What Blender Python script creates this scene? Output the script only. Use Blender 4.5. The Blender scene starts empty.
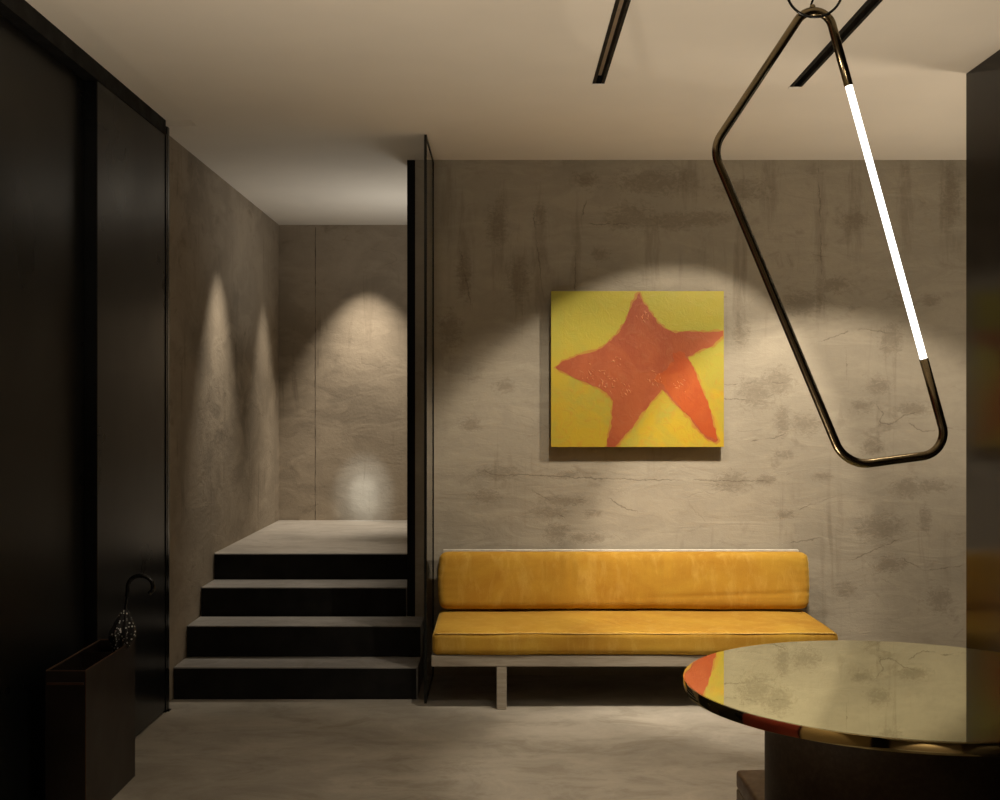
import bpy, bmesh, math, random
import numpy as np
from mathutils import Vector, noise
from mathutils.geometry import tessellate_polygon

# ---------------------------------------------------------------- camera, world, exposure
scene = bpy.context.scene
C = scene.collection
PI = math.pi
R = math.radians
random.seed(7)

cam_d = bpy.data.cameras.new('camera')
cam = bpy.data.objects.new('camera', cam_d)
C.objects.link(cam)
cam.location = (0, 0, 1.5)
cam.rotation_euler = (PI / 2, 0, 0)
cam_d.sensor_width = 36
cam_d.lens = 43.2
cam_d.shift_x = -0.002
cam_d.shift_y = 0.007
cam_d.clip_start = 0.05
scene.camera = cam

world = bpy.data.worlds.new('world')
scene.world = world
world.use_nodes = True
world.node_tree.nodes['Background'].inputs[0].default_value = (0.9, 0.8, 0.65, 1)
world.node_tree.nodes['Background'].inputs[1].default_value = 0.02

scene.view_settings.view_transform = 'Standard'
scene.view_settings.look = 'None'
scene.view_settings.gamma = 1
scene.view_settings.use_curve_mapping = False
scene.view_settings.exposure = 0.0
scene.cycles.max_bounces = 10
scene.cycles.diffuse_bounces = 5
scene.cycles.sample_clamp_indirect = 4

WARM = (1.0, 0.86, 0.69)
WARM2 = (1.0, 0.85, 0.67)
COOL = (0.88, 0.97, 1.0)


def spot(name, loc, aim, half, power, col=WARM, blend=0.25, size=0.02):
    l = bpy.data.lights.new(name, 'SPOT')
    l.energy = power
    l.color = col
    l.spot_size = R(half * 2)
    l.spot_blend = blend
    l.shadow_soft_size = size
    o = bpy.data.objects.new(name, l)
    C.objects.link(o)
    o.location = loc
    o.rotation_euler = (Vector(aim) - Vector(loc)).to_track_quat('-Z', 'Y').to_euler()
    return o


def area(name, loc, aim, sx, sy, power, col=WARM2, spread=180):
    l = bpy.data.lights.new(name, 'AREA')
    l.shape = 'RECTANGLE'
    l.size = sx
    l.size_y = sy
    l.spread = R(spread)
    l.energy = power
    l.color = col
    o = bpy.data.objects.new(name, l)
    C.objects.link(o)
    o.location = loc
    o.rotation_euler = (Vector(aim) - Vector(loc)).to_track_quat('-Z', 'Y').to_euler()
    return o


CEIL = 2.88
# track spots washing the painting wall and the sofa
TZ = CEIL - 0.012
spot('track_spot', (0.45, 5.09, TZ), (0.36, 6.70, 0.40), 31, 90, blend=0.6)
spot('track_spot', (1.36, 5.20, TZ), (0.84, 6.70, 1.04), 30, 100, blend=0.24)
spot('track_spot', (1.27, 5.05, TZ), (2.05, 6.70, 0.02), 34, 185, blend=0.32)
spot('track_spot', (0.45, 5.02, TZ), (0.75, 6.15, 0.40), 24, 60, blend=0.8)
# track spots on the floor and the brass table
spot('track_spot', (0.41, 4.70, TZ), (0.75, 4.95, 0), 23, 120, blend=0.6)
spot('track_spot', (0.41, 3.60, TZ), (-0.60, 4.75, 0), 30, 60, blend=0.9)
spot('track_spot', (1.26, 3.40, TZ), (1.12, 3.30, 0.75), 20, 12, blend=0.6)
# stair hall downlights grazing the plaster
spot('hall_downlight', (-1.36, 7.14, 2.875), (-1.50, 7.14, 0.6), 28, 120, blend=0.9, col=(1.0, 0.88, 0.72))
spot('hall_downlight', (-1.34, 8.50, 2.875), (-1.48, 8.50, 0.6), 26, 90, blend=0.9, col=(1.0, 0.88, 0.72))
spot('hall_downlight', (-1.02, 8.70, 2.875), (-1.00, 9.00, 0.6), 32, 150, blend=0.8, col=(1.0, 0.88, 0.72))
spot('hall_downlight', (-1.03, 7.30, 2.875), (-1.050, 9.09, 0.84), 3.0, 260, COOL, blend=1.0)  # inner cone added to peak the middle of the cool patch
spot('hall_downlight', (-1.03, 7.20, 2.875), (-1.050, 9.09, 0.85), 5.6, 260, COOL, blend=1.0)
# added fill out of view: lifts the ceilings, lights what the brass edge mirrors
area('added_ceiling_fill', (-0.5, 2.3, 0.12), (-0.2, 2.9, 2.88), 0.5, 0.5, 25, WARM2, spread=118)
area('added_ceiling_fill', (3.0, 5.4, 0.12), (2.8, 5.4, 2.88), 0.4, 0.4, 15, WARM2, spread=118)
area('added_ceiling_fill', (1.62, 4.25, 0.05), (1.6, 4.3, 2.88), 0.25, 0.25, 7, WARM2, spread=105)
spot('added_ceiling_fill', (1.1, 2.2, 0.5), (1.1, 3.84, 2.88), 17, 34, WARM2, blend=0.08)  # added; imitates the round patch of light bounced up off the brass top
area('added_hall_fill', (-0.3, 7.9, 1.3), (-0.7, 7.9, 2.88), 0.3, 0.3, 5, (1.0, 0.96, 0.90), spread=110)  # added low fill that brightens the landing ceiling
spot('added_side_spot', (-0.9, 1.2, TZ), (-1.65, 1.1, 0.9), 34, 60, WARM2, blend=0.5)  # added to light the tan panel that the brass edge reflects
spot('added_rear_spot', (0.2, -2.3, TZ), (0.2, -3.2, 0.9), 36, 150, WARM2, blend=0.5)  # added to brighten the rear wall mirrored in the brass edge
spot('added_rear_spot', (2.0, -2.3, TZ), (2.0, -3.2, 0.9), 36, 150, WARM2, blend=0.5)


# ---------------------------------------------------------------- materials
def new_mat(name):
    m = bpy.data.materials.new(name)
    m.use_nodes = True
    nt = m.node_tree
    return m, nt, nt.nodes['Principled BSDF']


class G:
    """tiny node-graph helper"""
    def __init__(s, nt):
        s.nt = nt

    def n(s, typ, ins=None, **kw):
        nd = s.nt.nodes.new(typ)
        for k, v in kw.items():
            setattr(nd, k, v)
        for k, v in (ins or {}).items():
            s.set(nd.inputs[k], v)
        return nd

    def set(s, sock, v):
        if isinstance(v, bpy.types.NodeSocket):
            s.nt.links.new(v, sock)
        else:
            sock.default_value = v

    def coord(s, scale=(1, 1, 1), loc=(0, 0, 0), rot=(0, 0, 0)):
        t = s.n('ShaderNodeTexCoord')
        return s.n('ShaderNodeMapping', {'Vector': t.outputs['Object'], 'Scale': scale,
                                         'Location': loc, 'Rotation': rot}).outputs[0]

    def noise(s, vec, scale, detail=4, rough=0.55, dist=0.0):
        return s.n('ShaderNodeTexNoise', {'Vector': vec, 'Scale': scale, 'Detail': detail,
                                          'Roughness': rough, 'Distortion': dist}).outputs[0]

    def ramp(s, f, a, b, va=0.0, vb=1.0):
        nd = s.n('ShaderNodeMapRange', {'Value': f, 'From Min': a, 'From Max': b,
                                        'To Min': va, 'To Max': vb})
        nd.clamp = True
        return nd.outputs[0]

    def math(s, op, a, b=0.5, c=0.5):
        nd = s.n('ShaderNodeMath', operation=op)
        s.set(nd.inputs[0], a)
        s.set(nd.inputs[1], b)
        s.set(nd.inputs[2], c)
        return nd.outputs[0]

    def mix(s, f, a, b, mode='MIX'):
        nd = s.n('ShaderNodeMix', data_type='RGBA', blend_type=mode)
        s.set(nd.inputs[0], f)
        s.set(nd.inputs[6], a)
        s.set(nd.inputs[7], b)
        return nd.outputs[2]

    def bump(s, h, strength, dist=0.01, normal=None):
        nd = s.n('ShaderNodeBump', {'Height': h, 'Strength': strength, 'Distance': dist})
        if normal is not None:
            s.set(nd.inputs['Normal'], normal)
        return nd.outputs[0]


def col(r, g, b):
    return (r, g, b, 1)


def plain(name, c, rough=0.5, metal=0.0, spec=0.5, nscale=30, var=0.12, bump=0.05, coat=0.0):
    """base colour with fine wear and a little surface unevenness"""
    m, nt, b = new_mat(name)
    g = G(nt)
    co = g.coord()
    n1 = g.noise(co, nscale, 5)
    dark = col(*[x * (1 - var) for x in c[:3]])
    lite = col(*[min(1, x * (1 + var)) for x in c[:3]])
    g.set(b.inputs['Base Color'], g.mix(g.ramp(n1, 0.3, 0.7), dark, lite))
    g.set(b.inputs['Roughness'], g.ramp(g.noise(co, nscale * 0.4, 3), 0.3, 0.7, rough * 0.85, min(1, rough * 1.15)))
    b.inputs['Metallic'].default_value = metal
    b.inputs['Specular IOR Level'].default_value = spec
    b.inputs['Coat Weight'].default_value = coat
    if bump:
        g.set(b.inputs['Normal'], g.bump(n1, bump, 0.002))
    return m


def plaster(name, base, dark, off=(0, 0, 0), streak=1.0, blotch=1.0, an=1.0, con=1.0, marks=False):
    """hand-trowelled concrete render: smears, blotches, hairline cracks, trowel ridges"""
    m, nt, b = new_mat(name)
    g = G(nt)
    co = g.coord(loc=off)
    big = g.noise(co, 1.1, 5, 0.6, 0.4)
    # trowel smears, wider than tall
    sm = g.noise(g.coord(scale=(1.6, 1.6, 1.6 + 3.9 * an), loc=off, rot=(0, R(7), 0)), 1.7, 7, 0.62, 0.4 + 0.7 * an)
    fine = g.noise(co, 42, 6, 0.65)
    grain = g.noise(co, 260, 3, 0.6)
    c0 = g.mix(g.ramp(big, 0.32, 0.70), col(*[x * (1 - 0.16 * con) for x in base]), col(*[min(1, x * (1 + 0.14 * con)) for x in base]))
    c1 = g.mix(g.ramp(sm, 0.46, 0.60, 0, 0.5 * con), c0, col(*[min(1, x * 1.2) for x in base]))
    # dark blotches, sparse, ragged
    bl = g.noise(g.coord(scale=(1.0, 1.0, 1.6), loc=(off[0] + 3, off[1], off[2] + 5)), 5.2, 9, 0.66, 0.7)
    msk = g.noise(g.coord(loc=(off[0] + 9, off[1] + 2, off[2])), 1.5, 3)
    blf = g.math('MULTIPLY', g.ramp(bl, 0.555, 0.66), g.ramp(msk, 0.45, 0.60))
    c2 = g.mix(g.math('MULTIPLY', blf, 0.42 * blotch), c1, col(*dark))
    # vertical drips and drawn scratches
    st = g.noise(g.coord(scale=(9, 9, 0.8), loc=(off[0] + 1, off[1], off[2] + 2)), 1.5, 7, 0.6, 0.9)
    smk = g.noise(g.coord(loc=(off[0] + 4, off[1], off[2] + 7)), 1.9, 3)
    stf = g.math('MULTIPLY', g.ramp(st, 0.57, 0.68), g.ramp(smk, 0.46, 0.62))
    c3 = g.mix(g.math('MULTIPLY', stf, 0.34 * streak), c2, col(*dark))
    if marks:
        at = g.n('ShaderNodeAttribute', attribute_name='stain').outputs['Fac']
        rg = g.noise(g.coord(scale=(1.0, 1.0, 1.5)), 30, 9, 0.74, 1.2)
        sf = g.ramp(g.math('ADD', at, g.math('MULTIPLY', g.math('SUBTRACT', rg, 0.5), 2.6)), 0.42, 0.95)
        c3 = g.mix(g.math('MULTIPLY', sf, 0.46), c3, col(*dark))
        dr = g.n('ShaderNodeAttribute', attribute_name='drip').outputs['Fac']
        rs = g.noise(g.coord(scale=(7, 7, 1.0)), 5.5, 7, 0.65, 0.7)
        df = g.ramp(g.math('ADD', dr, g.math('MULTIPLY', g.math('SUBTRACT', rs, 0.5), 2.4)), 0.45, 1.0)
        c3 = g.mix(g.math('MULTIPLY', df, 0.32), c3, col(*dark))
        ck = g.n('ShaderNodeAttribute', attribute_name='crack').outputs['Fac']
        wob = g.math('MULTIPLY', g.math('SUBTRACT', g.noise(co, 28, 5, 0.65), 0.5), 0.035)
        ckf = g.ramp(g.math('ABSOLUTE', g.math('ADD', ck, wob)), 0.0006, 0.0042, 1, 0)
        ckf = g.math('MULTIPLY', ckf, g.ramp(g.noise(co, 9, 3), 0.38, 0.5))
        c3 = g.mix(g.math('MULTIPLY', ckf, 0.62), c3, col(*[x * 0.8 for x in dark]))
    # hairline cracks
    wn = g.n('ShaderNodeTexNoise', {'Vector': co, 'Scale': 3.5, 'Detail': 6.0, 'Roughness': 0.6})
    wv = g.n('ShaderNodeMix', data_type='VECTOR')
    g.set(wv.inputs[0], 0.22)
    g.set(wv.inputs[4], g.coord(scale=(1.0, 1.0, 2.1), loc=off))
    g.set(wv.inputs[5], wn.outputs['Color'])
    vo = g.n('ShaderNodeTexVoronoi', {'Vector': wv.outputs[1], 'Scale': 2.3}, feature='DISTANCE_TO_EDGE')
    cmk = g.noise(g.coord(loc=(off[0], off[1] + 6, off[2] + 3)), 3.0, 3)
    crk = g.math('MULTIPLY', g.ramp(vo.outputs['Distance'], 0.0, 0.012, 1, 0), g.ramp(cmk, 0.56, 0.62))
    c4 = g.mix(g.math('MULTIPLY', crk, 0.14 if marks else 0.3), c3, col(*[x * 0.8 for x in dark]))
    c5 = g.mix(g.ramp(fine, 0.3, 0.75, 0.0, 0.22), c4, col(*[x * 0.8 for x in base]))
    # ridges left by the trowel, brighter
    rd = g.noise(g.coord(scale=(1.0, 1.0, 1.5 + 7.5 * an), loc=(off[0] + 7, off[1], off[2]), rot=(0, R(-5), 0)), 2.6, 9, 0.7, 0.5 + 1.1 * an * an)
    c6 = g.mix(g.ramp(rd, 0.60, 0.70, 0.0, 0.30), c5, col(*[min(1, x * 1.35) for x in base]))
    g.set(b.inputs['Base Color'], c6)
    b.inputs['Roughness'].default_value = 0.82
    b.inputs['Specular IOR Level'].default_value = 0.3
    h = g.math('ADD', g.math('MULTIPLY', sm, 1.0), g.math('MULTIPLY', fine, 0.34))
    h = g.math('ADD', h, g.math('MULTIPLY', grain, 0.05))
    h = g.math('SUBTRACT', h, g.math('MULTIPLY', crk, 0.12))
    h = g.math('SUBTRACT', h, g.math('MULTIPLY', blf, 0.10))
    if marks:
        h = g.math('SUBTRACT', h, g.math('MULTIPLY', g.math('ADD', sf, ckf), 0.10))
    h = g.math('ADD', h, g.math('MULTIPLY', g.ramp(rd, 0.58, 0.72), 0.12))
    g.set(b.inputs['Normal'], g.bump(h, 0.40, 0.014))
    return m


def concrete_floor(name, base, off=(0, 0, 0)):
    m, nt, b = new_mat(name)
    g = G(nt)
    co = g.coord(loc=off)
    big = g.noise(g.coord(scale=(0.8, 1.1, 1), loc=off), 1.3, 6, 0.6, 0.8)
    mid = g.noise(g.coord(scale=(0.85, 1.25, 1), loc=(off[0] + 4, off[1], 0)), 3.4, 10, 0.72, 0.6)
    fine = g.noise(co, 55, 5, 0.6)
    c = g.mix(g.ramp(big, 0.34, 0.66), col(*[x * 0.74 for x in base]), col(*[x * 1.18 for x in base]))
    c = g.mix(g.ramp(mid, 0.50, 0.62, 0, 0.6), c, col(base[0] * 0.62, base[1] * 0.60, base[2] * 0.55))
    c = g.mix(g.ramp(mid, 0.46, 0.34, 0, 0.4), c, col(*[min(1, x * 1.35) for x in base]))
    c = g.mix(g.ramp(fine, 0.35, 0.7, 0, 0.2), c, col(*[x * 0.8 for x in base]))
    g.set(b.inputs['Base Color'], c)
    g.set(b.inputs['Roughness'], g.ramp(mid, 0.35, 0.65, 0.38, 0.60))
    b.inputs['Specular IOR Level'].default_value = 0.45
    g.set(b.inputs['Normal'], g.bump(g.math('ADD', fine, mid), 0.12, 0.004))
    return m


M = {}
M['plaster_main'] = plaster('trowelled_plaster', (0.385, 0.345, 0.270), (0.15, 0.12, 0.08), marks=True)
M['plaster_side'] = plaster('side_plaster', (0.385, 0.345, 0.270), (0.15, 0.12, 0.08))
M['plaster_hall'] = plaster('hall_plaster', (0.34, 0.285, 0.215), (0.15, 0.115, 0.08), off=(5, 3, 8), streak=1.8, an=0.35, con=1.5)
M['ceiling'] = plain('painted_ceiling', (0.70, 0.65, 0.56), rough=0.9, nscale=3, var=0.02, bump=0.0, spec=0.2)
M['floor'] = concrete_floor('polished_concrete', (0.37, 0.34, 0.285))
M['landing'] = concrete_floor('landing_concrete', (0.33, 0.30, 0.26), off=(3, 1, 0))
M['tread'] = concrete_floor('tread_concrete', (0.22, 0.205, 0.185), off=(8, 2, 0))
M['riser'] = plain('black_steel_riser', (0.008, 0.0075, 0.007), rough=0.6, nscale=9, var=0.5, bump=0.1, spec=0.15)
M['black_gloss'] = plain('black_lacquer_steel', (0.006, 0.0065, 0.0065), rough=0.22, nscale=4, var=0.3, bump=0.02, spec=0.35)
M['black_door'] = plain('black_lacquer_door', (0.006, 0.0065, 0.007), rough=0.30, nscale=4, var=0.3, bump=0.02, spec=0.3)
M['black_matt'] = plain('matt_black_steel', (0.005, 0.005, 0.005), rough=0.6, spec=0.15)
M['right_panel'] = plain('dark_bronze_sheet', (0.012, 0.010, 0.009), rough=0.15, spec=0.10, metal=0.0, nscale=5, var=0.25, bump=0.02)
M['tan_metal'] = plain('tan_track_insert', (0.36, 0.27, 0.18), rough=0.5)
M['white_cap'] = plain('white_end_cap', (0.7, 0.68, 0.62), rough=0.6)
M['bronze'] = plain('burnished_bronze_tube', (0.20, 0.155, 0.09), rough=0.22, metal=1.0, nscale=12, var=0.15, bump=0.02)
M['wood'] = None
M['stand'] = plain('dark_brown_steel', (0.020, 0.014, 0.011), rough=0.38, metal=0.3, nscale=8, var=0.35, bump=0.05)
M['copper_edge'] = plain('bare_copper_edge', (0.16, 0.09, 0.06), rough=0.4, metal=0.8)


def wood_mat():
    m, nt, b = new_mat('greyed_oak')
    g = G(nt)
    n = g.noise(g.coord(scale=(1.2, 8, 14)), 3.5, 8, 0.65, 0.6)
    n2 = g.noise(g.coord(scale=(3, 60, 90)), 2.0, 5, 0.6)
    c = g.mix(g.ramp(n, 0.3, 0.7), col(0.25, 0.215, 0.165), col(0.42, 0.375, 0.30))
    c = g.mix(g.ramp(n2, 0.45, 0.7, 0, 0.35), c, col(0.20, 0.165, 0.12))
    g.set(b.inputs['Base Color'], c)
    b.inputs['Roughness'].default_value = 0.6
    g.set(b.inputs['Normal'], g.bump(n2, 0.12, 0.002))
    return m


M['wood'] = wood_mat()


def velvet():
    m, nt, b = new_mat('mustard_velvet')
    g = G(nt)
    n = g.noise(g.coord(scale=(1, 1, 1.5)), 2.4, 6, 0.6, 0.6)
    n2 = g.noise(g.coord(scale=(6, 6, 1.8)), 3.0, 6, 0.65, 0.5)
    f = g.noise(g.coord(), 190, 4, 0.7)
    c = g.mix(g.ramp(n, 0.3, 0.72), col(0.41, 0.205, 0.022), col(0.57, 0.355, 0.045))
    c = g.mix(g.ramp(n2, 0.48, 0.70, 0, 0.42), c, col(0.70, 0.48, 0.12))
    c = g.mix(g.ramp(f, 0.35, 0.68, 0, 0.22), c, col(0.34, 0.14, 0.010))
    g.set(b.inputs['Base Color'], c)
    b.inputs['Roughness'].default_value = 0.85
    b.inputs['Specular IOR Level'].default_value = 0.2
    b.inputs['Sheen Weight'].default_value = 0.45
    b.inputs['Sheen Roughness'].default_value = 0.4
    b.inputs['Sheen Tint'].default_value = col(1.0, 0.75, 0.25)
    h = g.math('ADD', g.math('MULTIPLY', n2, 0.6), g.math('MULTIPLY', f, 0.25))
    g.set(b.inputs['Normal'], g.bump(h, 0.35, 0.006))
    return m


M['velvet'] = velvet()
M['velvet_trim'] = plain('mustard_piping', (0.62, 0.40, 0.10), rough=0.8, nscale=80)


def brass(name, c, rough):
    m, nt, b = new_mat(name)
    g = G(nt)
    n = g.noise(g.coord(), 9, 5)
    g.set(b.inputs['Base Color'], g.mix(g.ramp(n, 0.3, 0.7), col(*[x * 0.96 for x in c]), col(*c)))
    b.inputs['Metallic'].default_value = 1
    b.inputs['Roughness'].default_value = rough
    return m


M['mirror'] = brass('olive_brass_mirror', (0.68, 0.69, 0.44), 0.015)
M['brass'] = brass('polished_brass', (0.93, 0.78, 0.42), 0.07)


def patina():
    m, nt, b = new_mat('brown_patina_steel')
    g = G(nt)
    n = g.noise(g.coord(), 3.2, 9, 0.68, 0.8)
    f = g.noise(g.coord(), 70, 6, 0.7)
    c = g.mix(g.ramp(n, 0.35, 0.68), col(0.030, 0.021, 0.016), col(0.055, 0.040, 0.029))
    c = g.mix(g.ramp(n, 0.56, 0.66, 0, 0.6), c, col(0.055, 0.04, 0.030))
    c = g.mix(g.ramp(f, 0.45, 0.75, 0, 0.4), c, col(0.11, 0.085, 0.06))
    g.set(b.inputs['Base Color'], c)
    b.inputs['Roughness'].default_value = 0.6
    b.inputs['Specular IOR Level'].default_value = 0.3
    g.set(b.inputs['Normal'], g.bump(n, 0.15, 0.003))
    return m


M['patina'] = patina()
M['leather'] = plain('brown_leather', (0.14, 0.088, 0.055), rough=0.5, nscale=60, var=0.2, bump=0.2)
M['leather_side'] = plain('taupe_side_leather', (0.26, 0.215, 0.155), rough=0.6, nscale=60, var=0.2, bump=0.2)


def paint(name, stops, strokes):
    m, nt, b = new_mat(name)
    g = G(nt)
    n = g.noise(g.coord(), 3.4, 7, 0.6, 1.0)
    s = g.noise(g.coord(scale=(1, 1, 1), rot=(0, R(strokes), 0)), 16, 9, 0.72, 1.6)
    f = g.noise(g.coord(scale=(9, 1, 1), rot=(0, R(strokes), 0)), 14, 6, 0.7, 0.4)
    c = g.mix(g.ramp(n, 0.42, 0.58), col(*stops[0]), col(*stops[1]))
    c = g.mix(g.ramp(s, 0.50, 0.72, 0, 0.6), c, col(*stops[2]))
    c = g.mix(g.ramp(s, 0.64, 0.74, 0, 0.35), c, col(*stops[3]))
    g.set(b.inputs['Base Color'], c)
    b.inputs['Roughness'].default_value = 0.38
    g.set(b.inputs['Normal'], g.bump(g.math('ADD', s, g.math('MULTIPLY', f, 0.2)), 0.40, 0.005))
    return m, nt, b, g


pm, nt, b, g = paint('yellow_oil_paint', [(0.50, 0.35, 0.025), (0.40, 0.34, 0.045), (0.52, 0.22, 0.03), (0.58, 0.46, 0.14)], 25)
# yellower and greener at the top of the canvas, more orange at the bottom
sep = g.n('ShaderNodeSeparateXYZ', {'Vector': g.coord()})
zf = g.ramp(g.math('ADD', sep.outputs[2], g.math('MULTIPLY', g.noise(g.coord(), 5, 5), 0.25)), 0.0, 0.35)
src = b.inputs['Base Color'].links[0].from_socket
g.set(b.inputs['Base Color'], g.mix(g.math('MULTIPLY', zf, 0.65), src, col(0.44, 0.42, 0.05)))
M['yellow_paint'] = pm
M['orange_paint'] = paint('burnt_orange_paint', [(0.36, 0.080, 0.028), (0.42, 0.105, 0.035), (0.43, 0.15, 0.06), (0.55, 0.24, 0.12)], -30)[0]
M['bright_orange'] = paint('bright_orange_paint', [(0.43, 0.078, 0.016), (0.48, 0.105, 0.022), (0.38, 0.075, 0.025), (0.62, 0.20, 0.06)], -60)[0]
M['halo_paint'] = paint('orange_halo_paint', [(0.46, 0.22, 0.035), (0.46, 0.27, 0.04), (0.45, 0.17, 0.04), (0.5, 0.32, 0.08)], 10)[0]
M['canvas'] = plain('raw_canvas_edge', (0.30, 0.24, 0.09), rough=0.8)


def emis(name, c, s):
    m = bpy.data.materials.new(name)
    m.use_nodes = True
    nt = m.node_tree
    nt.nodes.clear()
    e = nt.nodes.new('ShaderNodeEmission')
    o = nt.nodes.new('ShaderNodeOutputMaterial')
    e.inputs[0].default_value = col(*c)
    e.inputs[1].default_value = s
    nt.links.new(e.outputs[0], o.inputs[0])
    return m


M['light_tube'] = emis('glowing_tube', (1.0, 0.97, 0.90), 3.2)


def glass_mat():
    m, nt, b = new_mat('smoked_glass')
    g = G(nt)
    b.inputs['Base Color'].default_value = col(0.22, 0.21, 0.19)
    g.set(b.inputs['Roughness'], g.ramp(g.noise(g.coord(), 3, 3), 0.3, 0.7, 0.02, 0.06))
    b.inputs['Transmission Weight'].default_value = 1
    b.inputs['IOR'].default_value = 1.35
    return m


M['glass'] = glass_mat()


def umbrella_mat():
    m, nt, b = new_mat('black_dotted_nylon')
    g = G(nt)
    vo = g.n('ShaderNodeTexVoronoi', {'Vector': g.coord(), 'Scale': 95.0})
    f = g.ramp(vo.outputs['Distance'], 0.30, 0.36, 1, 0)
    pick = g.n('ShaderNodeSeparateXYZ', {'Vector': vo.outputs['Color']})
    f = g.math('MULTIPLY', f, g.ramp(pick.outputs[0], 0.30, 0.36))
    g.set(b.inputs['Base Color'], g.mix(f, col(0.008, 0.008, 0.009), col(0.75, 0.75, 0.72)))
    b.inputs['Roughness'].default_value = 0.6
    return m


M['nylon'] = umbrella_mat()


# ---------------------------------------------------------------- mesh helpers
def box(bm, x0, x1, y0, y1, z0, z1, bev=0.0):
    vs = [bm.verts.new((x, y, z)) for x in (x0, x1) for y in (y0, y1) for z in (z0, z1)]
    fs = [(0, 1, 3, 2), (4, 6, 7, 5), (0, 4, 5, 1), (2, 3, 7, 6), (0, 2, 6, 4), (1, 5, 7, 3)]
    faces = [bm.faces.new([vs[i] for i in f]) for f in fs]
    if bev:
        es = set(e for f in faces for e in f.edges)
        bmesh.ops.bevel(bm, geom=list(es), offset=bev, segments=2, affect='EDGES', profile=0.5)
    return bm


def tube(bm, pts, r, n=12, cap=True, closed=False):
    pts = [Vector(p) for p in pts]
    m = len(pts)
    rs = r if isinstance(r, (list, tuple)) else [r] * m
    rings = []
    up = None
    for i, p in enumerate(pts):
        if closed:
            t = pts[(i + 1) % m] - pts[i - 1]
        else:
            t = pts[min(i + 1, m - 1)] - pts[max(i - 1, 0)]
        t.normalize()
        if up is None:
            up = Vector((0, 1, 0)) if abs(t.y) < 0.9 else Vector((1, 0, 0))
        a = (up - t * up.dot(t)).normalized()
        up = a
        c = t.cross(a)
        rings.append([bm.verts.new(p + (a * math.cos(2 * PI * k / n) + c * math.sin(2 * PI * k / n)) * rs[i]) for k in range(n)])
    segs = m if closed else m - 1
    for i in range(segs):
        A, B = rings[i], rings[(i + 1) % m]
        for k in range(n):
            bm.faces.new((A[k], A[(k + 1) % n], B[(k + 1) % n], B[k]))
    if cap and not closed:
        bm.faces.new(rings[0][::-1])
        bm.faces.new(rings[-1])
    return bm


def lathe(bm, prof, cx=0, cy=0, n=96):
    rings = []
    for r, z in prof:
        if r < 1e-6:
            rings.append([bm.verts.new((cx, cy, z))])
        else:
            rings.append([bm.verts.new((cx + r * math.cos(2 * PI * k / n), cy + r * math.sin(2 * PI * k / n), z)) for k in range(n)])
    for A, B in zip(rings, rings[1:]):
        for k in range(n):
            k2 = (k + 1) % n
            if len(A) == 1 and len(B) == 1:
                continue
            if len(A) == 1:
                bm.faces.new((A[0], B[k], B[k2]))
            elif len(B) == 1:
                bm.faces.new((A[k], A[k2], B[0]))
            else:
                bm.faces.new((A[k], A[k2], B[k2], B[k]))
    return bm


def obj(name, bm, m, parent=None, smooth=False, loc=None):
    bmesh.ops.recalc_face_normals(bm, faces=bm.faces)
    me = bpy.data.meshes.new(name)
    bm.to_mesh(me)
    bm.free()
    me.materials.append(m)
    if smooth:
        for p in me.polygons:
            p.use_smooth = True
        if smooth != 'all':
            me.set_sharp_from_angle(angle=R(38))
    o = bpy.data.objects.new(name, me)
    C.objects.link(o)
    if loc is not None:
        me.transform(__import__('mathutils').Matrix.Translation(-Vector(loc)))
        o.location = loc
    if parent:
        o.parent = parent
        o.location = Vector(o.location) - Vector(parent.location) if parent.parent is None else o.location
        if loc is None:
            pass
    return o


def thing(name, label, cat, loc=(0, 0, 0), group=None):
    o = bpy.data.objects.new(name, None)
    o.empty_display_size = 0.1
    C.objects.link(o)
    o.location = loc
    o['label'] = label
    o['category'] = cat
    if group:
        o['group'] = group
    return o


def struct(name, bm, m, label=None, cat=None, **k):
    o = obj(name, bm, m, **k)
    o['kind'] = 'structure'
    if label:
        o['label'] = label
        o['category'] = cat
    return o


nb = bmesh.new

# ---------------------------------------------------------------- the room
LX = -1.69          # plaster wall of the stair side
WY = 6.704          # face of the painting wall
JX = -0.485         # left end of the painting wall (right side of its black lining)
s1, s2, s3, s4, s5 = 6.154, 6.414, 6.719, 7.022, 9.098
H1, H2, H3, H4 = 0.1646, 0.331, 0.4905, 0.642

struct('floor', box(nb(), -2.2, 4.5, -3.2, 7.0, -0.12, 0), M['floor'],
       'mottled grey-brown polished concrete floor of the lobby', 'floor')
struct('floor_landing', box(nb(), LX, 0.6, s4 + 0.02, s5, 0.40, H4), M['landing'],
       'pale concrete landing floor at the top of the steps', 'floor')

# ceiling: slabs around the two track slots and the pocket above the black panels
T1 = (0.385, 0.437)      # x range of the slots
T2 = (1.238, 1.290)
TE1, TE2 = 5.11, 5.16
TY0 = 1.2
bm = nb()
top = 3.05
box(bm, -1.50, T1[0], -3.2, 5.89, CEIL, top)
box(bm, T1[0], T1[1], -3.2, TY0, CEIL, top)
box(bm, T1[0], T1[1], TE1, 5.89, CEIL, top)
box(bm, T1[1], T2[0], -3.2, 5.89, CEIL, top)
box(bm, T2[0], T2[1], -3.2, TY0, CEIL, top)
box(bm, T2[0], T2[1], TE2, 5.89, CEIL, top)
box(bm, T2[1], 4.5, -3.2, 5.89, CEIL, top)
box(bm, -2.2, -1.50, -3.2, 5.89, 2.907, top)
box(bm, -2.2, 4.5, 5.89, s5 + 0.2, CEIL, top)
bmesh.ops.remove_doubles(bm, verts=bm.verts, dist=1e-5)
struct('ceiling', bm, M['ceiling'], 'smooth beige painted ceiling', 'ceiling')

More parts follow.
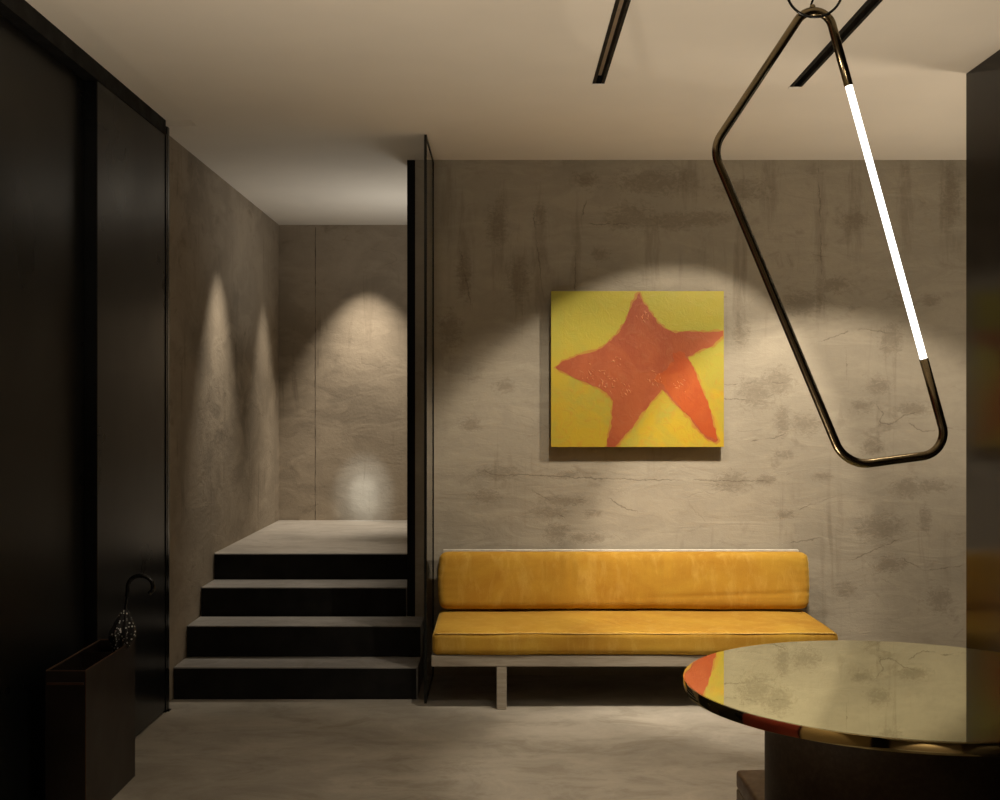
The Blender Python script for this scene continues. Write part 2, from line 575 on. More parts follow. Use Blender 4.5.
STAINS = [(497, 225, 8, 16), (519, 281, 9, 15), (629, 217, 18, 10), (676, 221, 26, 7), (587, 180, 9, 6), (655, 182, 28, 9), (464, 276, 6, 16),
          (707, 218, 22, 6), (855, 220, 10, 6), (802, 304, 16, 9), (950, 195, 7, 20), (891, 340, 9, 12), (740, 335, 6, 10), (504, 386, 8, 5),
          (497, 474, 16, 5), (564, 501, 20, 4), (550, 513, 12, 5), (556, 533, 9, 8), (584, 538, 14, 4), (486, 497, 11, 5), (592, 514, 6, 3),
          (567, 475, 8, 3), (777, 382, 12, 11), (757, 393, 15, 12), (878, 386, 9, 7), (863, 406, 9, 5), (914, 409, 12, 5), (782, 421, 6, 12),
          (805, 424, 12, 8), (872, 446, 8, 7), (785, 455, 8, 3), (732, 483, 14, 7), (765, 480, 8, 4), (931, 486, 14, 5), (925, 519, 5, 10),
          (880, 528, 18, 10), (785, 515, 7, 3), (822, 477, 8, 3), (908, 488, 12, 8), (450, 330, 8, 14), (540, 215, 5, 7), (600, 255, 7, 5),
          (740, 190, 20, 8), (470, 425, 9, 5), (835, 285, 12, 6), (930, 300, 8, 5), (890, 565, 14, 6), (845, 590, 9, 6), (940, 600, 9, 10)]
DRIPS = [(464, 250, 5, 34), (500, 235, 6, 34), (519, 285, 6, 28), (540, 250, 5, 46), (576, 250, 4, 40), (741, 270, 5, 60), (820, 240, 5, 60),
         (855, 210, 7, 32), (950, 200, 6, 42), (905, 205, 6, 36), (770, 190, 8, 30), (650, 250, 6, 26), (448, 200, 5, 36), (690, 180, 8, 22)]
CRACKS = [[(470, 479), (484, 470), (490, 474), (505, 476), (520, 474), (535, 476), (560, 477), (590, 478), (640, 480), (700, 480), (740, 481), (770, 481), (777, 474)],
          [(536, 493), (548, 500), (565, 502), (583, 500)], [(586, 200), (580, 225), (576, 255), (575, 290)], [(534, 215), (538, 250), (542, 290)],
          [(586, 224), (600, 225), (625, 224), (640, 220)], [(878, 407), (883, 413), (880, 423), (892, 424), (903, 416), (914, 413)],
          [(911, 424), (922, 431), (934, 431), (942, 427), (962, 430)], [(726, 385), (755, 382), (782, 383)], [(754, 441), (774, 438), (794, 430)],
          [(796, 511), (810, 505), (841, 495)], [(791, 543), (816, 539), (827, 537)], [(819, 170), (821, 260), (824, 296)],
          [(824, 340), (847, 332), (864, 329), (883, 332)], [(846, 360), (847, 375)], [(612, 500), (623, 508), (634, 511)],
          [(545, 511), (552, 510), (562, 517)], [(720, 398), (745, 400), (772, 402)], [(461, 255), (466, 280), (470, 300)],
          [(905, 560), (925, 571), (960, 566)], [(852, 560), (870, 552), (895, 541)]]


def wall_marks(name, x0, x1, y, depth, z0, z1, m, step_=0.012, px_s=179.0):
    """plaster wall whose face carries the measured stains, drips and cracks of this wall as attributes"""
    nx, nz = int((x1 - x0) / step_), int((z1 - z0) / step_)
    X = np.linspace(x0, x1, nx + 1)
    Z = np.linspace(z0, z1, nz + 1)
    XX, ZZ = np.meshgrid(X, Z, indexing='ij')

    def field(lst):
        f = np.zeros_like(XX)
        for cx, cy, rx, ry in lst:
            ux = (XX - (cx - 502) / px_s) / (rx * 1.25 / px_s)
            uz = (ZZ - (1.5 + (407 - cy) / px_s)) / (ry * 1.25 / px_s)
            f = np.maximum(f, np.exp(-0.5 * (ux * ux + uz * uz)))
        return f
    st_, dr_ = field(STAINS), field(DRIPS)
    cr = np.full_like(XX, 1.0)
    for ln in CRACKS:
        P = [((a - 502) / px_s, 1.5 + (407 - b_) / px_s) for a, b_ in ln]
        for (ax, az), (bx, bz) in zip(P, P[1:]):
            dx, dz = bx - ax, bz - az
            t = np.clip(((XX - ax) * dx + (ZZ - az) * dz) / (dx * dx + dz * dz), 0, 1)
            dd = np.hypot(XX - ax - t * dx, ZZ - az - t * dz)
            side = np.sign((XX - ax) * dz - (ZZ - az) * dx)
            # signed distance keeps the line thin after it is wobbled
            cr = np.where(dd < np.abs(cr), dd * np.where(side == 0, 1, side), cr)
    n_ = (nx + 1) * (nz + 1)
    co = np.empty((n_ + 8, 3), dtype=np.float32)
    co[:n_, 0] = XX.ravel()
    co[:n_, 1] = y
    co[:n_, 2] = ZZ.ravel()
    co[n_:] = [(x, yy, z) for yy in (y, y + depth) for z in (z0, z1) for x in (x0, x1)]
    idx = np.arange(n_).reshape(nx + 1, nz + 1)
    q = np.stack([idx[:-1, :-1], idx[1:, :-1], idx[1:, 1:], idx[:-1, 1:]], -1).reshape(-1, 4)
    i00, i10, i01, i11 = idx[0, 0], idx[-1, 0], idx[0, -1], idx[-1, -1]
    k = n_ + 4
    b00, b10, b01, b11 = k, k + 1, k + 2, k + 3
    # back and the four sides (sides meet the face on duplicate corner vertices)
    f0 = n_
    extra = np.array([(b10, b00, b01, b11), (f0, b00, b10, f0 + 1), (f0 + 2, f0 + 3, b11, b01), (f0, f0 + 2, b01, b00), (f0 + 1, b10, b11, f0 + 3)])
    q = np.concatenate([q, extra])
    me = bpy.data.meshes.new(name)
    me.from_pydata(co.tolist(), [], q.tolist())
    for nm, arr in (('stain', st_), ('drip', dr_), ('crack', cr)):
        at = me.attributes.new(nm, 'FLOAT', 'POINT')
        at.data.foreach_set('value', np.concatenate([arr.ravel(), np.full(8, 1.0 if nm == 'crack' else 0.0)]).astype(np.float32))
    me.materials.append(m)
    o = bpy.data.objects.new(name, me)
    C.objects.link(o)
    o['kind'] = 'structure'
    return o


wb = wall_marks('wall_back', JX, 4.5, WY, 0.22, 0, CEIL, M['plaster_main'])
wb['label'] = 'trowelled grey-beige plaster wall behind the sofa'
wb['category'] = 'wall'
struct('wall_stair_left', box(nb(), LX - 0.2, LX, 5.96, s5 + 0.2, 0, CEIL), M['plaster_hall'],
       'brown plaster side wall running along the steps', 'wall')

bm = nb()
jx = -1.415 - 0.0
box(bm, LX, 1.0, s5, s5 + 0.2, 0.3, CEIL)
struct('wall_stair_back', bm, M['plaster_hall'], 'stained plaster wall at the end of the stair landing', 'wall')
# narrow dark formwork joint running up the landing's end wall
bm = nb()
zz = H4
pts = []
while zz < CEIL:
    pts.append((-1.415 + random.uniform(-0.0016, 0.0016), s5 - 0.0005, zz))
    zz += 0.03
tube(bm, pts, [random.uniform(0.0012, 0.0036) for _ in pts], n=6)
struct('trim_3', bm, plain('dark_joint_grout', (0.09, 0.07, 0.05), rough=0.9))

struct('wall_hall_right', box(nb(), 0.4, 0.6, WY + 0.22, s5, 0, CEIL), M['plaster_hall'])
struct('wall_rear', box(nb(), -2.2, 4.5, -3.4, -3.2, 0, CEIL), plain('brown_rear_wall', (0.30, 0.24, 0.17), rough=0.7))
struct('wall_far_right', box(nb(), 4.5, 4.7, -3.2, 7.0, 0, CEIL), M['plaster_side'])

# black steel lining at the end of the painting wall
struct('trim_1', box(nb(), -0.53, JX, WY - 0.004, WY + 0.22, H2, CEIL, 0.002), M['black_matt'],
       'black steel lining on the end of the plaster wall beside the steps', 'wall trim')

# black panelled wall on the left
PX = -1.65
bm = nb()
box(bm, -1.95, PX - 0.12, -3.2, 5.94, 0, 2.907)          # carcass behind
box(bm, PX - 0.12, PX, -3.2, 5.94, 2.835, 2.907)         # head rail
struct('wall_left', bm, M['black_matt'], 'black steel wall structure holding the tall panels', 'wall')
bm = nb()
box(bm, PX - 0.12, PX - 0.002, 4.90, 5.885, 0.012, 2.834, 0.003)
struct('door_1', bm, M['black_door'], 'glossy black full-height panel nearest the steps', 'panel')
bm = nb()
box(bm, PX - 0.12, PX - 0.055, 3.45, 4.895, 0.012, 2.834, 0.003)
struct('door_2', bm, M['black_door'], 'recessed black full-height panel behind the umbrella stand', 'panel')
struct('added_red_panel', box(nb(), PX - 0.12, PX - 0.047, 1.9, 3.44, 0.012, 2.834, 0.003), plain('unseen_red_panel', (0.22, 0.035, 0.03), rough=0.35))  # unseen red panel, put in for red streaks in the table edge's reflection
struct('added_tan_panel', box(nb(), PX - 0.12, PX - 0.047, -1.2, 1.80, 0.012, 2.834, 0.003), plain('unseen_tan_panel', (0.36, 0.27, 0.15), rough=0.6))  # unseen tan panel, put in to give the table edge gold reflections
bm = nb()
box(bm, PX - 0.12, PX + 0.004, 5.905, 5.94, 0, 2.905, 0.002)
box(bm, PX - 0.03, PX + 0.002, 5.888, 5.900, 0, 2.84, 0.001)
box(bm, PX - 0.03, PX + 0.012, 5.905, 5.945, 0, 0.006, 0.001)
struct('trim_2', bm, M['black_gloss'], 'slim black end post of the panelled wall', 'wall trim')

# dark partition on the right: its near side runs toward the camera
RX, RY = 1.92, 4.965
struct('wall_right', box(nb(), RX, RX + 0.12, -3.2, RY, 0, CEIL, 0.002), M['right_panel'],
       'dark glossy bronze partition on the right', 'wall')

# ---------------------------------------------------------------- steps
st = thing('staircase', 'four black-fronted concrete steps rising to the lit landing', 'stairs', (-1.05, s1, 0))
L = LX + 0.003


def step(x0, x1, y0, y1, z0, z1):
    sx, sy = st.location.x, st.location.y
    s_ = obj('step', box(nb(), x0 - sx, x1 - sx, y0 - sy + 0.004, y1 - sy, z0, z1, 0.004), M['tread'])
    s_.parent = st
    r = obj('riser', box(nb(), x0 - sx + 0.004, x1 - sx - 0.006, y0 - sy, y0 - sy + 0.0039, z0 + 0.001, z1 - 0.007), M['riser'])
    r.parent = s_


step(L, -0.433, s1, WY - 0.006, 0, H1)
step(L, -0.43, s2, WY - 0.006, H1, H2)
step(L, -0.532, s3, s4 + 0.02, 0, H3)
step(L, -0.532, s4, s4 + 0.02, H3, H4)

# ---------------------------------------------------------------- smoked glass fin beside the steps
FX = -0.386
fn = thing('glass_partition', 'narrow floor-to-ceiling smoked glass fin with slim black frame beside the sofa', 'glass partition', (FX, 6.07, 0))


def rel(bm, t):
    bmesh.ops.translate(bm, verts=bm.verts, vec=-Vector(t.location))
    return bm


def part(name, bm, m, t, smooth=False):
    rel(bm, t)
    o = obj(name, bm, m, smooth=smooth)
    o.parent = t
    return o


part('post', box(nb(), FX - 0.008, FX + 0.006, 6.068, 6.083, 0, CEIL - 0.002, 0.001), M['black_gloss'], fn)
part('post', box(nb(), FX - 0.008, FX + 0.006, WY - 0.014, WY - 0.001, 0, CEIL - 0.002, 0.001), M['black_gloss'], fn)
part('top_rail', box(nb(), FX - 0.008, FX + 0.006, 6.084, WY - 0.015, CEIL - 0.016, CEIL - 0.002, 0.001), M['black_gloss'], fn)
part('bottom_rail', box(nb(), FX - 0.008, FX + 0.006, 6.084, WY - 0.015, 0, 0.014, 0.001), M['black_gloss'], fn)
part('glass_pane', box(nb(), FX - 0.004, FX + 0.002, 6.0835, WY - 0.0145, 0.0145, CEIL - 0.0165), M['glass'], fn)

# ---------------------------------------------------------------- ceiling tracks
for (x0, x1), ye, lab in ((T1, TE1, 'recessed black ceiling light track left of the pendant'),
                          (T2, TE2, 'recessed black ceiling light track crossing behind the pendant')):
    t = thing('ceiling_track', lab, 'light track', (x0, ye, CEIL), group='recessed ceiling light tracks')
    bm = nb()
    box(bm, x0 + 0.0005, x0 + 0.014, TY0, ye - 0.001, CEIL - 0.004, CEIL + 0.05, 0.001)
    box(bm, x1 - 0.014, x1 - 0.0005, TY0, ye - 0.001, CEIL - 0.004, CEIL + 0.05, 0.001)
    box(bm, x0 + 0.0145, x1 - 0.0145, ye - 0.008, ye - 0.001, CEIL - 0.004, CEIL + 0.05, 0.001)
    part('housing', bm, M['black_matt'], t)
    part('insert', box(nb(), x0 + 0.0145, x1 - 0.0145, TY0, ye - 0.0085, CEIL + 0.030, CEIL + 0.036), M['tan_metal'], t)
    part('end_cap', box(nb(), x0, x1, ye, ye + 0.03, CEIL - 0.003, CEIL - 0.0002, 0.0005), M['white_cap'], t)


# ---------------------------------------------------------------- sofa
def ticks(h, r, n):
    a = [-h, -h + r * 0.08, -h + r * 0.3, -h + r * 0.6, -h + r]
    b_ = [(-h + r) + (2 * (h - r)) * i / n for i in range(1, n)]
    return a + b_ + [-v for v in a[::-1]]


def cushion(hx, hy, hz, r, disp, nx=90, ny=14, nz=10):
    """rounded box with a dense skin, displaced by disp(p, n)"""
    bm = nb()
    T = (ticks(hx, r, nx), ticks(hy, r, ny), ticks(hz, r, nz))
    H = (hx, hy, hz)
    vmap = {}

    def v(i, j, k):
        key = (i, j, k)
        if key not in vmap:
            p = Vector((T[0][i], T[1][j], T[2][k]))
            q = Vector([max(-H[a] + r, min(H[a] - r, p[a])) for a in range(3)])
            nn = (p - q).normalized()
            w = q + nn * r
            vmap[key] = bm.verts.new(w + nn * disp(w, nn))
        return vmap[key]
    X, Y, Z = len(T[0]) - 1, len(T[1]) - 1, len(T[2]) - 1
    for i in range(X):
        for j in range(Y):
            for k in (0, Z):
                bm.faces.new((v(i, j, k), v(i + 1, j, k), v(i + 1, j + 1, k), v(i, j + 1, k)))
    for i in range(X):
        for k in range(Z):
            for j in (0, Y):
                bm.faces.new((v(i, j, k), v(i + 1, j, k), v(i + 1, j, k + 1), v(i, j, k + 1)))
    for j in range(Y):
        for k in range(Z):
            for i in (0, X):
                bm.faces.new((v(i, j, k), v(i, j + 1, k), v(i, j + 1, k + 1), v(i, j, k + 1)))
    return bm


SX0, SX1 = -0.350, 1.672
SCX = (SX0 + SX1) / 2
sofa = thing('sofa', 'long mustard-yellow velvet bench sofa on a grey wooden frame against the wall', 'sofa', (SCX, 6.3, 0))
SW = (SX1 - SX0) / 2

# wooden seat frame: four rails and a slatted deck
bm = nb()
box(bm, SX0, SX1, 5.945, 5.985, 0.213, 0.268, 0.003)
box(bm, SX0, SX1, 6.585, 6.62, 0.213, 0.268, 0.003)
box(bm, SX0, SX0 + 0.04, 5.986, 6.584, 0.213, 0.268, 0.003)
box(bm, SX1 - 0.04, SX1, 5.986, 6.584, 0.213, 0.268, 0.003)
box(bm, SX0 + 0.041, SX1 - 0.041, 5.986, 6.584, 0.245, 0.262)
part('seat_frame', bm, M['wood'], sofa)
for x in (SX0 + 0.323, SX1 - 0.373):
    for y in (5.946, 6.57):
        part('leg', box(nb(), x, x + 0.05, y, y + 0.045, 0.0, 0.2125, 0.003), M['wood'], sofa)
# back rail and its uprights
bm = nb()
box(bm, -0.326, 1.638, 6.625, 6.66, 0.665, 0.712, 0.003)
part('back_rail', bm, plain('pale_oak_rail', (0.60, 0.56, 0.48), rough=0.5), sofa)
for x in (-0.05, SCX - 0.02, 1.33):
    part('upright', box(nb(), x, x + 0.04, 6.622, 6.650, 0.213, 0.664, 0.002), M['wood'], sofa)


def seat_disp(w, n):
    d = 0.0
    if n.z > 0.3:
        d += 0.004 * noise.noise(Vector((w.x * 3.0, w.y * 5, 0.3))) * n.z
        # shallow diagonal furrows near the middle of the seat
        m_ = math.exp(-((w.x + 0.0) / 0.45) ** 2) * math.exp(-((w.y + 0.12) / 0.22) ** 2)
        d += 0.0018 * m_ * math.sin(w.x * 95 + w.y * 50) * n.z
        d += 0.010 * (1 - (w.x / SW) ** 4) * (1 - min(1, abs(w.y) / 0.36) ** 3)
    if n.y < -0.3:
        d += 0.004 * noise.noise(Vector((w.x * 4.0, w.z * 8, 4.3)))
    return d


cw = cushion(SW - 0.003, 0.345, 0.058, 0.030, seat_disp, nx=160, ny=26, nz=4)
bmesh.ops.translate(cw, verts=cw.verts, vec=(SCX, 5.935 + 0.345, 0.268 + 0.059))
sc_ = part('seat_cushion', cw, M['velvet'], sofa, smooth='all')
pp = []
for i in range(121):
    x = SX0 + 0.02 + (SX1 - SX0 - 0.04) * i / 120
    pp.append((x, 5.940 + 0.003 * noise.noise(Vector((x * 4, 1, 0))), 0.3785 + 0.003 * noise.noise(Vector((x * 3, 5, 0)))))
pb = tube(nb(), pp, 0.0032, n=8)
rel(pb, sofa)
o = obj('piping', pb, M['velvet_trim'], smooth='all')
o.parent = sc_

BX0, BX1 = -0.350, 1.674
BW = (BX1 - BX0) / 2


def back_disp(w, n):
    d = 0.0
    if n.y < -0.2:
        d += 0.006 * noise.noise(Vector((w.x * 2.2, w.z * 4, 7.3)))
        # vertical pull creases below the top edge
        up = max(0.0, min(1.0, (w.z + 0.05) / 0.12))
        m_ = math.exp(-((w.x - 0.0) / 0.55) ** 2)
        d += 0.0060 * up * m_ * (noise.noise(Vector((w.x * 26, w.z * 2.5, 1.1))))
        # puckers running in from both ends
        e = max(0.0, (abs(w.x) - (BW - 0.14)) / 0.14)
        d += 0.0011 * e * math.sin(w.z * 150 + 2.0 * noise.noise(w * 12))
        # long crease low on the right-hand half
        d -= 0.004 * math.exp(-((w.z + 0.075 - 0.03 * (w.x - 0.6)) / 0.009) ** 2) * max(0, min(1, (w.x - 0.05) * 3))
        d += 0.016 * (1 - (w.x / BW) ** 6) * (1 - min(1, abs(w.z) / 0.155) ** 2.5)
    d -= 0.012 * (abs(w.z) / 0.155) ** 2 * (max(0, (abs(w.x) - (BW - 0.08)) / 0.08) ** 2)
    return d


bk = cushion(BW, 0.055, 0.155, 0.040, back_disp, nx=180, ny=5, nz=22)
bmesh.ops.rotate(bk, verts=bk.verts, cent=(0, 0, 0), matrix=__import__('mathutils').Matrix.Rotation(R(-4), 3, 'X'))
bmesh.ops.translate(bk, verts=bk.verts, vec=((BX0 + BX1) / 2, 6.553, 0.5545))
part('back_cushion', bk, M['velvet'], sofa, smooth='all')

# ---------------------------------------------------------------- painting
PW0, PW1 = (551 - 502) / 181.2, (724 - 502) / 181.2
PZ0, PZ1 = 1.5 - (447 - 407) / 181.2, 1.5 + (407 - 291) / 181.2
PY0, PY1 = 6.622, 6.672
pt = thing('painting', 'square yellow canvas with a loose orange star hanging above the sofa', 'painting', ((PW0 + PW1) / 2, PY1, (PZ0 + PZ1) / 2))
part('canvas', box(nb(), PW0, PW1, PY0 + 0.002, PY1, PZ0, PZ1, 0.0015), M['canvas'], pt)
part('hanging_bracket', box(nb(), (PW0 + PW1) / 2 - 0.2, (PW0 + PW1) / 2 + 0.2, PY1 + 0.0005, WY - 0.0005, PZ1 - 0.22, PZ1 - 0.18), M['black_matt'], pt)
part('painted_ground', box(nb(), PW0 + 0.0008, PW1 - 0.0008, PY0 + 0.0005, PY0 + 0.0019, PZ0 + 0.0008, PZ1 - 0.0008), M['yellow_paint'], pt)


def pu(px, py):  # crop of the canvas -> wall plane
    u = (px - 45) / 730.0
    v = (py - 43) / 659.0
    return PW0 + u * (PW1 - PW0), PZ1 - v * (PZ1 - PZ0)


STAR = [(418, 50), (432, 85), (450, 115), (470, 145), (500, 180), (530, 206), (552, 217), (600, 218), (650, 215), (700, 215), (772, 213),
        (772, 236), (752, 250), (738, 268), (716, 279), (690, 288), (655, 302), (622, 325), (634, 350), (655, 395), (672, 430), (690, 480), (705, 520),
        (725, 580), (738, 640), (752, 672), (738, 685), (718, 676), (682, 645), (660, 620), (630, 580), (590, 540), (555, 500), (515, 462),
        (470, 508), (430, 560), (405, 598), (372, 636), (345, 668), (318, 700), (278, 700), (286, 665), (296, 620), (303, 570), (308, 510),
        (296, 490), (270, 470), (240, 448), (200, 432), (150, 410), (105, 388), (62, 366), (95, 342), (150, 318), (210, 302), (260, 284),
        (300, 250), (330, 218), (355, 175), (378, 125), (396, 85), (408, 58)]


def ragged(poly, amp, seed, sub=5):
    out = []
    n_ = len(poly)
    for i in range(n_):
        a, b_ = Vector(poly[i]), Vector(poly[(i + 1) % n_])
        for k in range(sub):
            p = a.lerp(b_, k / sub)
            q = Vector((p.x * 0.05, p.y * 0.05, seed))
            p = p + Vector((noise.noise(q), noise.noise(q + Vector((9, 9, 0))))) * amp
            out.append((max(46, min(774, p.x)), max(44, min(701, p.y))))
    return out


def patch(poly, y0, y1):
    bm = nb()
    f = [bm.verts.new((pu(*p)[0], y0, pu(*p)[1])) for p in poly]
    k = [bm.verts.new((pu(*p)[0], y1, pu(*p)[1])) for p in poly]
    for tr in tessellate_polygon([[v.co.copy() for v in f]]):
        bm.faces.new([f[i] for i in tr])
        bm.faces.new([k[i] for i in tr][::-1])
    for i in range(len(poly)):
        j = (i + 1) % len(poly)
        bm.faces.new((f[i], k[i], k[j], f[j]))
    return bm


def grow(poly, d):
    cx = sum(p[0] for p in poly) / len(poly)
    out = []
    n_ = len(poly)
    for i in range(n_):
        a, b_, c_ = Vector(poly[i - 1]), Vector(poly[i]), Vector(poly[(i + 1) % n_])
        t = (c_ - a).normalized()
        nn = Vector((t.y, -t.x))
        out.append(tuple(b_ + nn * d))
    return out


part('paint_halo', patch(ragged(grow(STAR, 7), 9, 2.2), PY0 - 0.0003, PY0 + 0.0003), M['halo_paint'], pt)
part('painted_star', patch(ragged(STAR, 7, 0.7), PY0 - 0.0012, PY0 - 0.0005), M['orange_paint'], pt)
LEG = [(560, 305), (600, 300), (622, 330), (655, 395), (690, 480), (705, 520), (725, 580), (738, 640), (748, 668), (736, 678), (690, 645), (640, 585),
       (590, 533), (545, 480), (520, 440), (470, 420), (500, 395), (535, 370), (560, 340)]
part('bright_brushwork', patch(ragged(LEG, 10, 5.7), PY0 - 0.0020, PY0 - 0.0014), M['bright_orange'], pt)
bm = nb()
for cx, cy, n_, rr in ((430, 150, 9, 28), (250, 410, 16, 45), (330, 440, 16, 45), (480, 410, 14, 35), (320, 340, 7, 25), (590, 450, 10, 40), (190, 380, 8, 35)):
    for i in range(n_):
        a = random.uniform(0, 2 * PI)
        q = random.random() ** 0.5 * rr
        x, y = cx + q * math.cos(a), cy + q * math.sin(a)
        an = random.gauss(R(50), 0.5)
        ln = random.uniform(6, 24)
        x2, y2 = x + ln * math.cos(an), y + ln * math.sin(an)
        p, q2 = pu(x, y), pu(x2, y2)
        mid = ((p[0] + q2[0]) / 2, (p[1] + q2[1]) / 2)
        tube(bm, [(p[0], PY0 - 0.0016, p[1]), (mid[0], PY0 - 0.0022, mid[1]), (q2[0], PY0 - 0.0016, q2[1])], [0.0003, random.uniform(0.0010, 0.0030), 0.0003], n=5)
sx_ = part('impasto_scratches', bm, plain('pale_orange_impasto', (0.66, 0.28, 0.12), rough=0.4), pt)

sx_['kind'] = 'stuff'

# ---------------------------------------------------------------- brass table
TCX, TCY, TR = 1.09, 3.27, 0.59
tb = thing('round_table', 'round table with mirror-polished brass top on a brown drum base', 'table', (TCX, TCY, 0))
bm = nb()
lathe(bm, [(0, 0.7485), (TR - 0.004, 0.7485), (TR - 0.004, 0.7500), (0, 0.7500)], TCX, TCY, 192)
part('mirror_top', bm, M['mirror'], tb, smooth=True)
bm = nb()
lathe(bm, [(0, 0.7175), (TR - 0.003, 0.7175), (TR, 0.7195), (TR, 0.7478), (TR - 0.0012, 0.7494), (TR - 0.0038, 0.7494), (TR - 0.0038, 0.7480), (0, 0.7480)], TCX, TCY, 192)
part('brass_edge', bm, M['brass'], tb, smooth=True)
bm = nb()
lathe(bm, [(0, 0.0), (0.360, 0.0), (0.366, 0.004), (0.366, 0.714), (0.362, 0.717), (0, 0.717)], TCX, TCY, 128)
part('drum_base', bm, M['patina'], tb, smooth=True)

# ---------------------------------------------------------------- low ottoman behind the table base
ot = thing('ottoman', 'low brown leather ottoman tucked behind the table base', 'ottoman', (0.98, 3.82, 0))
bm = cushion(0.205, 0.162, 0.03, 0.012, lambda w, n: 0.004 * (1 - (w.x / 0.205) ** 2) * max(0, n.z), nx=20, ny=16, nz=3)
bmesh.ops.translate(bm, verts=bm.verts, vec=(0.98, 3.815, 0.269))
part('cushion_top', bm, M['leather'], ot, smooth='all')
part('body', box(nb(), 0.776, 1.184, 3.654, 3.976, 0.012, 0.238, 0.006), M['leather_side'], ot)
part('plinth', box(nb(), 0.80, 1.16, 3.68, 3.95, 0, 0.0115), M['black_matt'], ot)

# ---------------------------------------------------------------- pendant
DP = 3.30
SP = 1200 / DP


def pp_(x, y, dy=0.0):
    return Vector(((x - 502) / SP, DP + dy, 1.5 + (407 - y) / SP))


corners = [((821, -15), 42, ), ((712.5, 148.5), 16), ((845.5, 466.5), 25), ((949.5, 452.5), 27)]
pd = thing('pendant_lamp', 'tilted bronze tube loop pendant with one glowing side above the brass table', 'pendant lamp', pp_(813, 0))


def rounded_path(cs, seg=14):
    n_ = len(cs)
    runs = []
    for i in range(n_):
        (px, py), cut = cs[i]
        p = Vector((px, py))
        a = (Vector(cs[i - 1][0]) - p).normalized()
        b_ = (Vector(cs[(i + 1) % n_][0]) - p).normalized()
        ang = a.angle(b_)
        rad = cut * math.tan(ang / 2)
        cen = p + (a + b_).normalized() * (rad / math.sin(ang / 2))
        s, e = p + a * cut, p + b_ * cut
        v0, v1 = s - cen, e - cen
        t0 = math.atan2(v0.y, v0.x)
        t1 = math.atan2(v1.y, v1.x)
        d = (t1 - t0 + PI) % (2 * PI) - PI
        runs.append([(cen.x + rad * math.cos(t0 + d * k / seg), cen.y + rad * math.sin(t0 + d * k / seg)) for k in range(seg + 1)])
    return runs


runs = rounded_path(corners)
path = runs[0] + runs[1] + runs[2] + runs[3]
# the glowing length sits on the last side, from the bottom right corner up to the top
A_ = Vector(runs[3][-1])
B_ = Vector(runs[0][0])
lo = A_.lerp(B_, (A_.y - 359) / (A_.y - B_.y))
hi = A_.lerp(B_, (A_.y - 85.5) / (A_.y - B_.y))
chain = [tuple(hi)] + path + [tuple(lo)]
TRR = 0.0122
part('bronze_loop', tube(nb(), [pp_(*p) for p in chain], TRR, n=20), M['bronze'], pd, smooth='all')
part('light_tube', tube(nb(), [pp_(*hi.lerp(lo, 0.001)), pp_(*hi.lerp(lo, 0.5)), pp_(*hi.lerp(lo, 0.999))], TRR * 0.80, n=20), M['light_tube'], pd, smooth=True)
rc = pp_(813, -9)
rr = 28 / SP
bm = nb()
tube(bm, [rc + Vector((rr * math.cos(2 * PI * k / 48), -0.016, rr * math.sin(2 * PI * k / 48))) for k in range(48)], 0.0036, n=10, closed=True)
part('hanging_ring', bm, M['black_gloss'], pd, smooth=True)
bm = nb()
lathe(bm, [(0, 0.012), (0.006, 0.010), (0.0085, 0.004), (0.0085, -0.004), (0.006, -0.010), (0, -0.012)], 0, 0, 20)
bmesh.ops.translate(bm, verts=bm.verts, vec=pp_(812.5, 8.5))
part('ferrule', bm, M['bronze'], pd, smooth=True)
cp = []
topz = CEIL - 0.02
for i in range(25):
    t = i / 24
    p = pp_(811, 5).lerp(Vector((pp_(811, 0).x, DP, topz)), t)
    p.x += 0.012 * math.sin(t * PI * 3) * (1 - t) - 0.006 * t
    cp.append(p)
part('power_cord', tube(nb(), cp, 0.0028, n=8), M['black_matt'], pd, smooth=True)
bm = nb()
tube(bm, [rc + Vector((0, -0.016, rr)), Vector((rc.x, DP - 0.016, topz))], 0.0015, n=8)
part('suspension_cable', bm, M['black_matt'], pd)
bm = nb()
lathe(bm, [(0, CEIL - 0.024), (0.055, CEIL - 0.024), (0.06, CEIL - 0.020), (0.06, CEIL - 0.001), (0, CEIL - 0.001)], rc.x, DP, 40)
part('ceiling_rose', bm, M['black_matt'], pd, smooth=True)

# ---------------------------------------------------------------- umbrella stand and umbrella
x0, x1, y0, y1, hh = -1.636, -1.492, 4.30, 4.88, 0.553
us = thing('umbrella_stand', 'tall narrow open dark-brown metal umbrella stand by the black panels', 'umbrella stand', ((x0 + x1) / 2, (y0 + y1) / 2, 0))
th = 0.006
bm = nb()
box(bm, x0, x0 + th, y0, y1, 0.006, hh)
box(bm, x1 - th, x1, y0, y1, 0.006, hh)
box(bm, x0 + th, x1 - th, y0, y0 + th, 0.006, hh)
box(bm, x0 + th, x1 - th, y1 - th, y1, 0.006, hh)
box(bm, x0, x1, y0, y1, 0.0, 0.006)
part('body', bm, M['stand'], us)
bm = nb()
e = 0.0022
for a in (x0 + e, x1 - e):
    tube(bm, [(a, y0 + e, hh + 0.001), (a, y1 - e, hh + 0.001)], e, n=6)
for a in (y0 + e, y1 - e):
    tube(bm, [(x0 + e, a, hh + 0.001), (x1 - e, a, hh + 0.001)], e, n=6)
tube(bm, [(x1, y0, 0.02), (x1, y0, hh)], 0.0018, n=6)
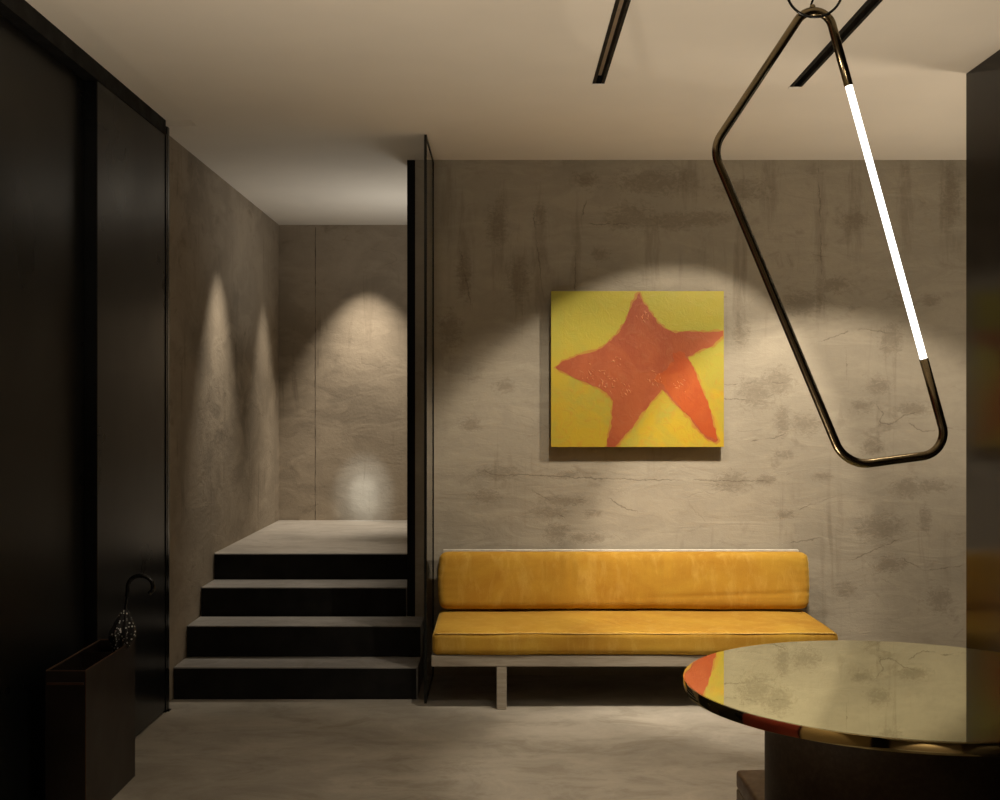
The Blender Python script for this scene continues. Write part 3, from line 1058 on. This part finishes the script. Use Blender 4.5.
part('worn_rim', bm, M['copper_edge'], us)
part('front_lip', box(nb(), x0 + 0.006, x1 - 0.006, y0 - 0.006, y0 - 0.0005, hh - 0.048, hh - 0.040), M['copper_edge'], us)
part('divider', box(nb(), x0 + th + 0.001, x1 - th - 0.001, 4.655, 4.659, 0.01, hh - 0.004), M['stand'], us)

base = Vector((-1.600, 4.80, 0.012))
topp = Vector((-1.487, 4.77, 0.770))
um = thing('umbrella', 'folded black umbrella with white dots and a hooked handle in the stand', 'umbrella', base)
d = topp - base
part('shaft', tube(nb(), [base, topp], 0.005, n=10), M['black_gloss'], um, smooth=True)
n_ = 48
bm = nb()
rings = []
zs = [(0.06, 0.007), (0.15, 0.012), (0.3, 0.018), (0.45, 0.022), (0.58, 0.024), (0.69, 0.025), (0.735, 0.034), (0.76, 0.046), (0.79, 0.046), (0.83, 0.034), (0.87, 0.020), (0.90, 0.009)]
for t, r_ in zs:
    c_ = base + d * t
    ring = []
    for k in range(n_):
        a = 2 * PI * k / n_
        rk = r_ * (1 + 0.22 * math.sin(a * 8 + t * 4) + 0.08 * math.sin(a * 3 + t * 9))
        dz = 0.012 * math.sin(a * 8 + 1) if 0.6 < t < 0.8 else 0
        ring.append(bm.verts.new(c_ + Vector((rk * math.cos(a), rk * math.sin(a), dz))))
    rings.append(ring)
for A, B in zip(rings, rings[1:]):
    for k in range(n_):
        bm.faces.new((A[k], A[(k + 1) % n_], B[(k + 1) % n_], B[k]))
bm.faces.new(rings[0][::-1])
bm.faces.new(rings[-1])
part('folded_canopy', bm, M['nylon'], um, smooth='all')
hk = [base + d * 0.97, base + d * 1.0]
rr = 0.050
hx = topp.x + rr
for k in range(15):
    a = PI - (PI * 1.12) * k / 14
    hk.append(Vector((hx + rr * math.cos(a), topp.y, topp.z + 0.015 + rr * 0.9 * math.sin(a))))
hk.append(hk[-1] + Vector((-0.012, 0, -0.010)))
part('hook_handle', tube(nb(), hk, 0.0085, n=12), M['black_gloss'], um, smooth=True)
